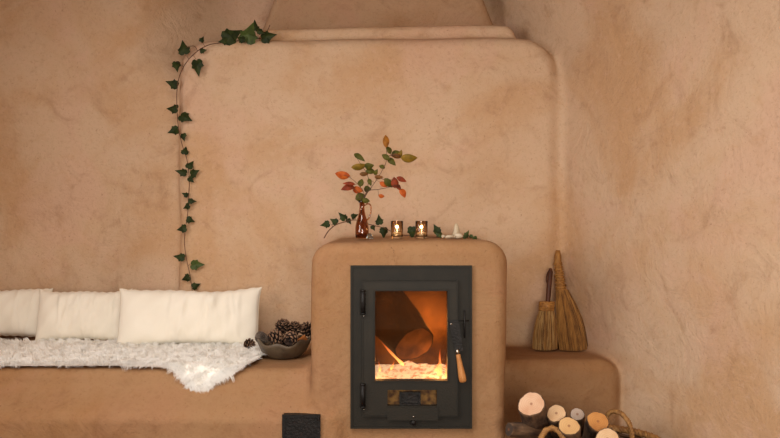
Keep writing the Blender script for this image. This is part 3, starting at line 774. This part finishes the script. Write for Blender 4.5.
# bouquet
BY = .30
def leaf(m, c, Lp, Wp, ang, mi, Y=BY):
    S = (3+Y)/780; L = Lp*S; W = Wp*S
    nrm = Vector((random.uniform(-.35, .35), -1, random.uniform(-.4, .4))).normalized(); a = math.radians(ang)
    t = Vector((math.cos(a), random.uniform(-.25, .25), math.sin(a))); t = (t-nrm*t.dot(nrm)).normalized(); s = nrm.cross(t)
    n = 9; vs = []
    for i in range(n+1):
        u = i/n; w = W/2*math.sin(PI*u**.85)**.8*(1-.15*u) if 0 < i < n else .0003
        dr = -nrm*(-.12*L*math.sin(PI*u)); cc = c+t*(u-.5)*L+dr
        vs += [cc-s*w-nrm*(-w*.25), cc, cc+s*w-nrm*(-w*.25)]
    k = len(vs); vs2 = [v+Vector((0, .0006, 0)) for v in vs]; fs = []
    for i in range(n):
        b = i*3; fs += [(b, b+1, b+4, b+3), (b+1, b+2, b+5, b+4)]
    fs += [tuple(k+q for q in f[::-1]) for f in fs]
    for i in range(n):
        b = i*3; fs += [(b, b+3, k+b+3, k+b), (b+5, b+2, k+b+2, k+b+5)]
    m.add(vs+vs2, fs, mi); return c-t*L*.5
bq = thing('autumn_twigs', 'sprig of green, orange and red autumn leaves standing in the brown jug', 'branch', onmantel(362, .30)+Vector((0, 0, .01)))
s = MB(); mouth = [(361.8, 236, .30), (361.8, 222, .30), (361.9, 205, .30)]
paths = [mouth+[(366, 195, .30), (376.5, 180, .30), (383.5, 168, .30), (386.5, 160, .30), (386.5, 150, .30), (386, 143, .30)],
         [mouth[1], mouth[2], (364, 193.5, .295), (357.6, 184, .28), (349, 177, .27), (343, 175, .27)],
         [mouth[1], mouth[2], (367.7, 191.6, .295), (378, 189.5, .285), (389, 187.3, .28), (396, 185, .28), (402, 190, .28)],
         [mouth[1], mouth[2], (365, 196, .305), (368.5, 182, .32), (367, 174, .33), (362.7, 167, .335), (358, 160, .34)],
         [mouth[2], (361, 199, .3), (357, 191, .29), (350, 187, .285)],
         [(386.5, 157, .30), (393, 155, .29), (403, 157, .28)], [(379, 177, .30), (386, 180, .29), (397, 179, .285)], [(366, 172, .33), (369, 166.5, .33)]]
allp = []
for i, pp in enumerate(paths):
    q = smooth_path([P(*a) for a in pp], 5); allp += q; s.tube(q, [.0018*(1-.55*k/len(q)) for k in range(len(q))], 6)
G_, O_, OR, R_, B_, A_ = range(6)
LV = [(385.8, 141.3, 12, 6, 90, A_), (388.3, 150, 8, 5, 120, G_), (386, 157, 9, 5, 150, G_), (409, 157.6, 15, 8, 0, O_), (396, 153, 8, 4.5, 10, G_), (400.5, 153.5, 7, 4, 70, O_), (391.8, 162, 10, 5.5, -45, G_),
      (397, 156, 11, 4.5, -10, B_), (359.6, 157.6, 13, 5, -38, G_), (359.0, 166, 14, 6.5, 0, O_), (369.3, 165.7, 9, 6.5, 10, G_), (364, 174, 8, 4, 0, B_), (370.5, 171.5, 9, 5.5, -5, G_), (342.6, 174.7, 14, 7.5, 172, OR),
      (347.6, 188.3, 12, 6.5, 195, R_), (349, 184, 11, 3.5, 175, R_), (358, 189.8, 10, 6.5, -12, OR), (361.4, 182.8, 7, 6, 90, G_), (367.7, 189, 7, 6, 0, G_), (360.6, 197.3, 10, 8, 20, G_), (369.9, 182.3, 7, 4, -70, G_),
      (379, 177, 8, 4, 0, B_), (383.5, 184.5, 8, 4.5, -35, OR), (388.6, 182.8, 11, 6.5, -50, G_), (394.6, 182.6, 10, 7, 95, R_), (401.6, 179.5, 9.5, 4.5, -25, R_), (402.6, 193.3, 9, 6, -62, OR), (381.5, 195.8, 5.5, 4, -10, OR),
      (398, 187.5, 8, 4.5, -50, R_), (382, 167, 6, 4, 150, G_), (376, 172, 6, 4, 60, G_), (366, 200.5, 7, 5, -10, G_)]
f = MB()
for (a, b, c_, d_, e, mi) in LV:
    Yl = BY+random.uniform(-.03, .02); base = leaf(f, P(a, b, Yl), c_*1.15, d_*1.2, e, mi, Yl)
    j = min(allp, key=lambda q: (q-base).length)
    if .002 < (j-base).length < .05: s.tube([j, base], .0007, 5)
s.build('stem', M['twig'], bq); f.build('foliage', None, bq, mats=[M[k] for k in ('lf_green', 'lf_olive', 'lf_orange', 'lf_red', 'lf_brown', 'lf_amber')])
reparent(bq)
# votives + tealights
for px, lab, l2 in ((397, 'amber glass candle holder nearer the brown jug, tealight lit inside', 'lit tealight inside the candle holder nearer the brown jug'), (421.5, 'amber glass candle holder nearer the white stones, tealight lit inside', 'lit tealight inside the candle holder nearer the white stones')):
    c = onmantel(px, .29)
    m = MB(); m.lathe([(.0215, 0), (.0245, .002), (.0255, .02), (.0262, .073), (.0255, .0742), (.0245, .073), (.0238, .02), (.0225, .008), (0, .008)], (0, 0, 0), 36)
    o = m.build('candle_holder', M['amber_glass']); o.location = c; tag(o, lab, 'candle holder', 'candle glasses on the mantel')
    t = thing('tealight', l2, 'candle', c+Vector((0, 0, .0085)), 'tealights in the amber glasses')
    m = MB(); m.lathe([(.0185, 0), (.0190, .001), (.0190, .0125), (.0182, .0125), (.018, .002), (0, .002)], (0, 0, 0), 28); m.build('cup', M['tin'], t)
    m = MB(); m.lathe([(.0, .0022), (.0175, .0022), (.0178, .0155), (.012, .0145), (0, .014)], (0, 0, 0), 28); m.build('wax', M['wax'], t)
    m = MB(); m.tube([(0, 0, .013), (0, 0, .020)], .0008, 6); m.build('wick', M['black_iron'], t)
    m = MB(); m.tube([(0, 0, .018+.013*k/8) for k in range(9)], [.0030*max(.05, math.sin(PI*(k/8*.82+.15)))*(1-.25*k/8) for k in range(9)], 10); m.build('flame', M['candle_flame'], t)
    light('candle_light', 'POINT', c+Vector((0, 0, .045)), .04, (1, .6, .25), .006)
# crystal, stones
def blob(name, c, r, mat, seed, label, cat, seg=26, noise=.08, group=None, shape=None):
    rr = random.Random(seed); ph = [rr.uniform(0, 6) for _ in range(6)]
    m = MB(); n = 18; prof = []; vs = []
    for i in range(n+1):
        th_ = PI*i/n
        for k in range(seg):
            a = 2*PI*k/seg; d = Vector((math.sin(th_)*math.cos(a), math.sin(th_)*math.sin(a), -math.cos(th_)))
            q = 1+noise*(math.sin(2*d.x+3*d.z+ph[0])+.6*math.sin(4*d.y+ph[1])+.4*math.sin(5*d.z-3*d.x+ph[2]))
            if shape: q *= shape(d)
            vs.append(Vector((d.x*r[0], d.y*r[1], d.z*r[2]))*q)
    zmin = min(v.z for v in vs); vs = [v-Vector((0, 0, zmin)) for v in vs]
    fs = [(i*seg+k, i*seg+(k+1) % seg, (i+1)*seg+(k+1) % seg, (i+1)*seg+k) for i in range(n) for k in range(seg)]
    m.add(vs, fs); o = m.build(name, mat, weld=True); o.location = c; tag(o, label, cat, group); return o
blob('pebble', onmantel(458.7, .25), (.019, .014, .0125), M['stone'], 1, 'egg-shaped white pebble in front of the pointed stone', 'stone', group='white stones on the mantel')
blob('pebble', onmantel(449.5, .24), (.019, .013, .0075), M['stone'], 2, 'flat white pebble left of the egg-shaped one', 'stone', group='white stones on the mantel', noise=.1)
blob('pebble', onmantel(443.7, .30), (.010, .009, .0075), M['stone'], 4, 'smallest white pebble, nearest to the candle glasses', 'stone', group='white stones on the mantel')
m = MB(); m.lathe([(.0, 0), (.0185, .0), (.0195, .006), (.016, .022), (.012, .038), (.009, .050), (.0065, .059), (.003, .063), (0, .064)], (0, 0, 0), 22, wob=lambda a, r, z: (1+.08*math.sin(3*a+40*z)+.04*math.sin(7*a), 0))
o = m.build('pointed_stone', M['cone_stone'], weld=True); o.location = onmantel(456.3, .34); tag(o, 'upright pale pointed stone at the right end of the mantel', 'stone')
m = MB(); rr = random.Random(4); pts = [(.0155*math.cos(a)*rr.uniform(.8, 1.1), .011*math.sin(a)*rr.uniform(.8, 1.1), 0) for a in [k*PI/3 for k in range(6)]]
top = [(p[0]*.75+.001, p[1]*.7, .015+rr.uniform(-.003, .004)) for p in pts]
m.add(pts+top+[(.002, 0, .025)], [tuple(range(6))[::-1]]+[(i, (i+1) % 6, 6+(i+1) % 6, 6+i) for i in range(6)]+[(6+i, 6+(i+1) % 6, 12) for i in range(6)])
o = m.build('crystal', M['crystal'], smooth=False); o.location = onmantel(370, .24); tag(o, 'small pale blue faceted crystal at the foot of the brown jug', 'crystal')

# ------------------------------------------------------------------ bowl and cones
BC = Vector(((283-390)/231+.002, .385, .4525))
def wb(a, r, z): 
    k = max(0, (z-.03)/.05)
    return (1+.04*k*math.sin(5*a+1)+.02*math.sin(3*a), k*(.008*math.sin(7*a+.6)+.010*math.cos(2*a)))
m = MB(); m.lathe([(.0, 0), (.062, 0), (.075, .006), (.098, .028), (.114, .058), (.119, .074), (.116, .077), (.110, .072), (.104, .056), (.088, .030), (.062, .012), (0, .009)], (0, 0, 0), 64, wob=wb)
bw = m.build('stoneware_bowl', M['bowl'], weld=True); bw.location = BC; tag(bw, 'brown handmade stoneware bowl with wavy rim full of pine cones', 'bowl')
CG = 'pine cones in the stoneware bowl'
def pinecone(c, r, h, mats, label, rot, seed, group=CG, n=46, closed=False):
    rr = random.Random(seed); m = MB(); GA = PI*(3-5**.5)
    m.lathe([(0, -h/2), (r*.25, -h*.40), (r*.38, -h*.1), (r*.32, h*.2), (r*.12, h*.42), (0, h/2)], (0, 0, 0), 10)
    for i in range(n):
        t = (i+.5)/n; z = -h*.46+h*.95*t; rad = r*(math.sin(PI*(t*.86+.12))**.7)
        a = i*GA; o = Vector((math.cos(a), math.sin(a), 0)); s = Vector((-math.sin(a), math.cos(a), 0))
        upk = (-.35+1.25*t) if not closed else .9
        d = (o+Vector((0, 0, upk))).normalized(); wv = r*(.30 if not closed else .24)*(1-.3*t)*rr.uniform(.85, 1.15); th_ = r*.05
        b0 = o*rad*.35+Vector((0, 0, z-r*.1)); b1 = b0+d*(rad*.70); b2 = b0+d*(rad*.86)+Vector((0, 0, r*.08))
        u = s.cross(d).normalized()*th_
        if u.z < 0: u = -u
        m.add([b0-s*wv*.4-u, b0+s*wv*.4-u, b1+s*wv-u, b1-s*wv-u, b0-s*wv*.4+u, b0+s*wv*.4+u, b1+s*wv+u, b1-s*wv+u], [(0, 1, 2, 3), (7, 6, 5, 4), (0, 4, 5, 1), (1, 5, 6, 2), (3, 7, 4, 0)], 0)
        m.add([b1+s*wv-u, b1-s*wv-u, b1+s*wv+u, b1-s*wv+u, b2+s*wv*.35-u*.2, b2-s*wv*.35-u*.2, b2+s*wv*.35+u*1.2, b2-s*wv*.35+u*1.2], [(0, 1, 5, 4), (2, 6, 7, 3), (0, 4, 6, 2), (1, 3, 7, 5), (4, 5, 7, 6)], 1)
    o = m.build('pine_cone', None, smooth=False, mats=mats); o.location = c; o.rotation_euler = rot; tag(o, label, 'pine cone', group); return o
cm = [M['cone'], M['cone_tip']]
pinecone(P(283, 326.3, .40), .031, .056, cm, 'open brown pine cone topmost in the bowl', (.5, .3, 0), 1)
pinecone(P(295, 328, .42), .028, .052, cm, 'open brown pine cone just right of the topmost one', (.4, -.3, 1), 2)
pinecone(P(275.5, 337, .335), .030, .050, cm, 'open brown pine cone at the front of the bowl under the topmost one', (1.35, .2, 2), 3)
pinecone(P(291, 338.5, .335), .028, .050, cm, 'open brown pine cone at the front of the bowl beside the orange chip', (1.2, -.4, 3), 4)
pinecone(P(307, 329, .44), .030, .056, cm, 'dark pine cone at the right end of the bowl against the stove surround', (.3, .9, 4), 5)
pinecone(P(262.5, 338, .37), .026, .062, [M['cone_grey'], M['cone_grey']], 'weathered grey closed cone lying at the left rim of the bowl', (.3, -1.15, .3), 6, closed=True, n=110)
pinecone(P(284, 341, .44), .027, .05, cm, 'brown pine cone buried in the middle of the bowl', (.8, .2, 5), 7)
pinecone(P(249.7, 344.6, .50), .0245, .040, cm, 'single small pine cone lying outside the bowl on the sheepskin', (1.3, .3, 1.0), 8, group=None)
m = MB(); m.box((-.022, -.006, -.014), (.022, .006, .014)); o = m.build('bark_chip', M['orange_chip'], smooth=False, bevel=.004); o.location = P(302, 340, .37); o.rotation_euler = (.4, -.6, .2); tag(o, 'orange brown wood chip at the right side of the pine cone bowl', 'wood chip')

# ------------------------------------------------------------------ brooms
ZR = .4345
def bristle_mass(m, top, spread, n, mi_n=1, rb=.0011):
    """top(u,v)->start point, spread(u,v)->end point with u,v in -1..1 disc"""
    for _ in range(n):
        a = random.uniform(0, 2*PI); r = random.random()**.45; u = r*math.cos(a); v = r*math.sin(a)
        A = top(u, v); B = spread(u, v); mid = (A+B)/2+Vector((random.uniform(-.003, .003), random.uniform(-.002, .002), 0))
        bow = (B-A)*.0
        m.tube([A, mid, B+Vector((random.uniform(-.003, .003), 0, random.uniform(0, .004)))], [rb, rb, rb*.7], 3, mi=random.randrange(mi_n))
BRY = .70
def W(px, py, Y=BRY): return P(px, py, Y)
# broom A (small, dark handle)
A = thing('hand_broom', 'shorter hand broom with dark wooden handle and bound round collar', 'broom', (W(543, 349).x, BRY-.02, ZR))
yb = .675
h0 = W(550.6, 268.5, .745); h1 = W(547.6, 304, .695)
m = MB(); m.tube([h1, h1.lerp(h0, .1), h1.lerp(h0, .5), h1.lerp(h0, .9), h0], [.010, .0115, .0118, .0125, .007], 14); hnd = m.build('handle', M['brown_wood'], A)
m = MB(); hp = h1.lerp(h0, .93)
m.tube(smooth_path([hp+Vector((-.004, -.013, .006)), hp+Vector((-.016, -.013, -.008)), hp+Vector((-.022, -.012, -.04)), hp+Vector((-.015, -.012, -.06)), hp+Vector((-.009, -.013, -.03)), hp+Vector((-.003, -.013, .0))]), .0028, 7); m.build('hanging_loop', M['leather'], A)
c0 = W(547, 302.5, .695); c1 = W(546.5, 309.8, .69)
m = MB()
for k in range(5):
    p_ = c0.lerp(c1, k/4); m.tube([p_+Vector((.034*math.cos(a), .016*math.sin(a), 0)) for a in [j*2*PI/20 for j in range(21)]], .0052, 7)
m.tube([c0+Vector((0, 0, .004)), c1], [.02, .028], 12)
m.build('collar', M['binding'], A)
m = MB(); top = lambda u, v: c1+Vector((u*.033, v*.018, .006))
def spr(u, v):
    x = 543.3+u*12.6; return Vector((W(x, 349).x, yb-.005+v*.030, ZR+.001+.008*abs(u)**3))
def fan(m, top, end, n, bulge, rb):
    for _ in range(n):
        a = random.uniform(0, 2*PI); r = random.random()**.45; u = r*math.cos(a); v = r*math.sin(a)
        A_ = top(u, v); B_ = end(u, v); pts = []
        j1 = random.uniform(-.004, .004); j2 = random.uniform(-.003, .003)
        for k in range(5):
            t = k/4; q = A_.lerp(B_, t); sx = math.sin(PI*t); q.x += (bulge(u)*sx)+j1*sx; q.y += j2*sx; pts.append(q)
        m.tube(pts, [rb, rb, rb, rb*.85, rb*.6], 3, mi=random.choice((0, 0, 1, 2)))
fan(m, top, spr, 650, lambda u: .006*u, .0014)
m.build('bristles', None, A, mats=[M['straw_pale'], M['straw'], M['straw_dark']], smooth=False)
reparent(A)
# broom B (taller whisk with plaited handle)
B = thing('hand_broom', 'taller straw whisk broom with cord-wrapped handle and curved flared bristles', 'broom', (W(573, 350).x, BRY-.02, ZR))
hb = [(558.0, 250.5, .78), (557.8, 256, .775), (557.9, 263, .77), (559, 272, .755), (560.2, 282, .74), (561.3, 291, .725)]
hr = [.010, .0165, .0175, .0175, .019, .023]
m = MB(); m.tube([W(*q) for q in hb], hr, 16, mi=0); m.build('handle', M['straw'], B)
m = MB(); pth = smooth_path([W(*q) for q in hb[2:]], 8); n = len(pth)
for k in range(0, n, 2):
    c_ = pth[k]; r = .0185+.006*k/n
    m.tube([c_+Vector((r*math.cos(a), r*.95*math.sin(a), .002*math.cos(a))) for a in [j*2*PI/18 for j in range(19)]], .0034, 6)
hx = []
for k in range(90):
    t = k/89; i = t*(n-1); c_ = pth[int(i)]; r = .020+.006*t; a = t*2*PI*5; hx.append(c_+Vector((r*math.cos(a), r*math.sin(a), 0)))
m.tube(hx, .0022, 5); m.build('wrapping', M['binding'], B)
m = MB(); cT = W(562, 291, .72)
topB = lambda u, v: cT+Vector((u*.025+.004*u, v*.02, .006))
def sprB(u, v):
    x = 572.5+u*14.6; return Vector((W(x, 350).x, .665+v*.032, ZR+.001+.012*max(0, u)**3))
def bulB(u): return .012+.016*u if u > -.3 else -.0
fan(m, topB, sprB, 1000, lambda u: .007+.010*u, .0014)
m.build('bristles', None, B, mats=[M['straw'], M['straw'], M['straw_dark']], smooth=False)
reparent(B)

# ------------------------------------------------------------------ basket of firewood
KC = Vector((.80, -.06, 0)); KR = .215
bk = thing('log_basket', 'round wicker basket with two arched handles, filled with firewood', 'basket', KC)
m = MB(); zr = .205
ns = 32
def kr(z): return KR*(.82+.18*math.sin(min(1, z/zr)*PI/2))
rows = 15
for j in range(rows):
    z = .012+(zr-.012)*j/(rows-1); pts = []
    for k in range(ns*4+1):
        a = 2*PI*k/(ns*4); r = kr(z)+.0055*math.sin(ns/2*a+PI*(j % 2)); pts.append(Vector((KC.x+r*math.cos(a), KC.y+r*math.sin(a)*.92, z)))
    m.tube(pts, .0068, 6, cap=False)
for k in range(ns):
    a = 2*PI*k/ns; m.tube([Vector((KC.x+kr(z)*math.cos(a), KC.y+kr(z)*math.sin(a)*.92, z)) for z in [zr*i/8+.005 for i in range(9)]], .004, 6)
m.build('wicker_body', M['wicker_dark'], bk)
m = MB(); m.lathe([(0, 0), (KR*.83, 0), (KR*.83, .012), (0, .012)], (0, 0, 0), 40, wob=lambda a, r, z: (1, 0)); o = m.build('base', M['wicker_dark'], bk); o.location = KC; o.scale = (1, .92, 1)
m = MB()
def rope(pts, r, rr_, turns):
    for s in range(3):
        out = []; n = len(pts)
        for i, p_ in enumerate(pts):
            t = (pts[min(i+1, n-1)]-pts[max(i-1, 0)]).normalized(); u = t.cross(Vector((.13, .95, .2))).normalized(); v = t.cross(u)
            a = 2*PI*(turns*i/n+s/3); out.append(p_+(u*math.cos(a)+v*math.sin(a))*r)
        m.tube(out, rr_, 6, cap=True)
rope([Vector((KC.x+KR*math.cos(a), KC.y+KR*math.sin(a)*.92, zr+.008)) for a in [2*PI*k/120 for k in range(121)]], .008, .0078, 26); m.build('rim', M['wicker'], bk)
m = MB()
def arch(cx, cy, ax, ay, hh, w):
    return [Vector((cx+math.cos(PI*k/30)*w*ax, cy+math.cos(PI*k/30)*w*ay, zr+.0+hh*math.sin(PI*k/30)**.8)) for k in range(31)]
# near handle (seen at 540..566, top y 428)
H1 = P(553, 430, -.245)
rope([Vector((H1.x+math.cos(PI*k/30)*.048, -.243+.02*math.sin(PI*k/30)-.0, zr+.008+(H1.z-zr-.008)*math.sin(PI*k/30)**.8)) for k in range(31)], .0065, .0062, 8)
m.build('handle', M['wicker'], bk)
m = MB(); H2 = P(616, 412, .04)
a0 = P(604, 438, .11); a1 = P(632, 438, -.03)
rope([Vector((a0.x+(a1.x-a0.x)*(.5-.5*math.cos(PI*k/30)), a0.y+(a1.y-a0.y)*(.5-.5*math.cos(PI*k/30)), zr+.0+(H2.z-zr)*math.sin(PI*k/30)**.75)) for k in range(31)], .006, .0055, 9)
m.build('handle', M['wicker'], bk)
reparent(bk)
FG = 'firewood logs in the wicker basket'
def flog(px, py, rp, Y, d, L, face, label, seed, grow=1.08, ecc=1.0):
    r = rp*(3+Y)/780; return log('firewood_log', P(px, py, Y), d, L, r, r*grow, M['bark'], face, label, group=FG, seed=seed, ecc=ecc)
flog(531.3, 404, 13.2, -.20, (.26, .74, -.60), .30, M['cut_pink'], 'thickest firewood log, pinkish cut face, highest at the left of the basket', 11)
flog(556.3, 413.3, 9.3, -.17, (.24, .76, -.60), .24, M['cut_pale'], 'cream-faced firewood log between the thickest log and the yellowish one', 12)
flog(577.3, 414.3, 6.6, -.05, (.2, .8, -.55), .2, M['cut_grey'], 'thin grey-faced firewood log in the middle of the basket, set back', 13)
flog(569, 426, 9.8, -.235, (.2, .72, -.66), .22, M['cut_yellow'], 'yellowish firewood log with oval face in front of the thin grey one', 14, ecc=1.05)
flog(598, 421.5, 10.8, -.16, (.1, .76, -.62), .25, M['cut_orange'], 'orange-faced firewood log beside the far basket handle', 15)
flog(607.5, 439, 11.6, -.24, (.1, .72, -.55), .2, M['cut_pale'], 'pale firewood log at the bottom edge below the orange-faced one', 16)
flog(509, 429.5, 6.8, -.16, (.88, .40, -.14), .14, M['cut_dark'], 'dark old barkless-ended log poking out of the left side of the basket', 17, grow=1.3)

# ------------------------------------------------------------------ light, camera, world
w = bpy.data.worlds.new('World'); sc.world = w; w.use_nodes = True
w.node_tree.nodes['Background'].inputs[0].default_value = (.75, .85, 1, 1); w.node_tree.nodes['Background'].inputs[1].default_value = 1.0
light('window_light', 'AREA', (XL+.02, (wy0+wy1)/2, (wz0+wz1)/2), 46, (1, .96, .92), wz1-wz0, wy1-wy0, (0, -PI/2, 0))
light('window_light', 'AREA', ((fx0+fx1)/2, YB+.02, (fz0+fz1)/2), 26, (1, .93, .82), fx1-fx0, fz1-fz0, (PI/2+math.radians(4), 0, 0), 120)
light('window_light', 'AREA', ((kx0+kx1)/2, (ky0+ky1)/2, H+.03), 34, (1, .955, .90), kx1-kx0, ky1-ky0, (0, 0, 0))  # skylight fill, added to brighten upward-facing surfaces such as the sheepskin
cam = bpy.data.cameras.new('Camera'); co = bpy.data.objects.new('Camera', cam); COL.objects.link(co)
co.location = (0, -3, EYE); co.rotation_euler = (PI/2, 0, 0); cam.lens = 36; cam.sensor_width = 36; cam.clip_start = .05
sc.camera = co
sc.view_settings.view_transform = 'Standard'; sc.view_settings.look = 'None'; sc.view_settings.gamma = 1; sc.view_settings.exposure = 0.35
try: sc.cycles.use_denoising = True
except Exception: pass
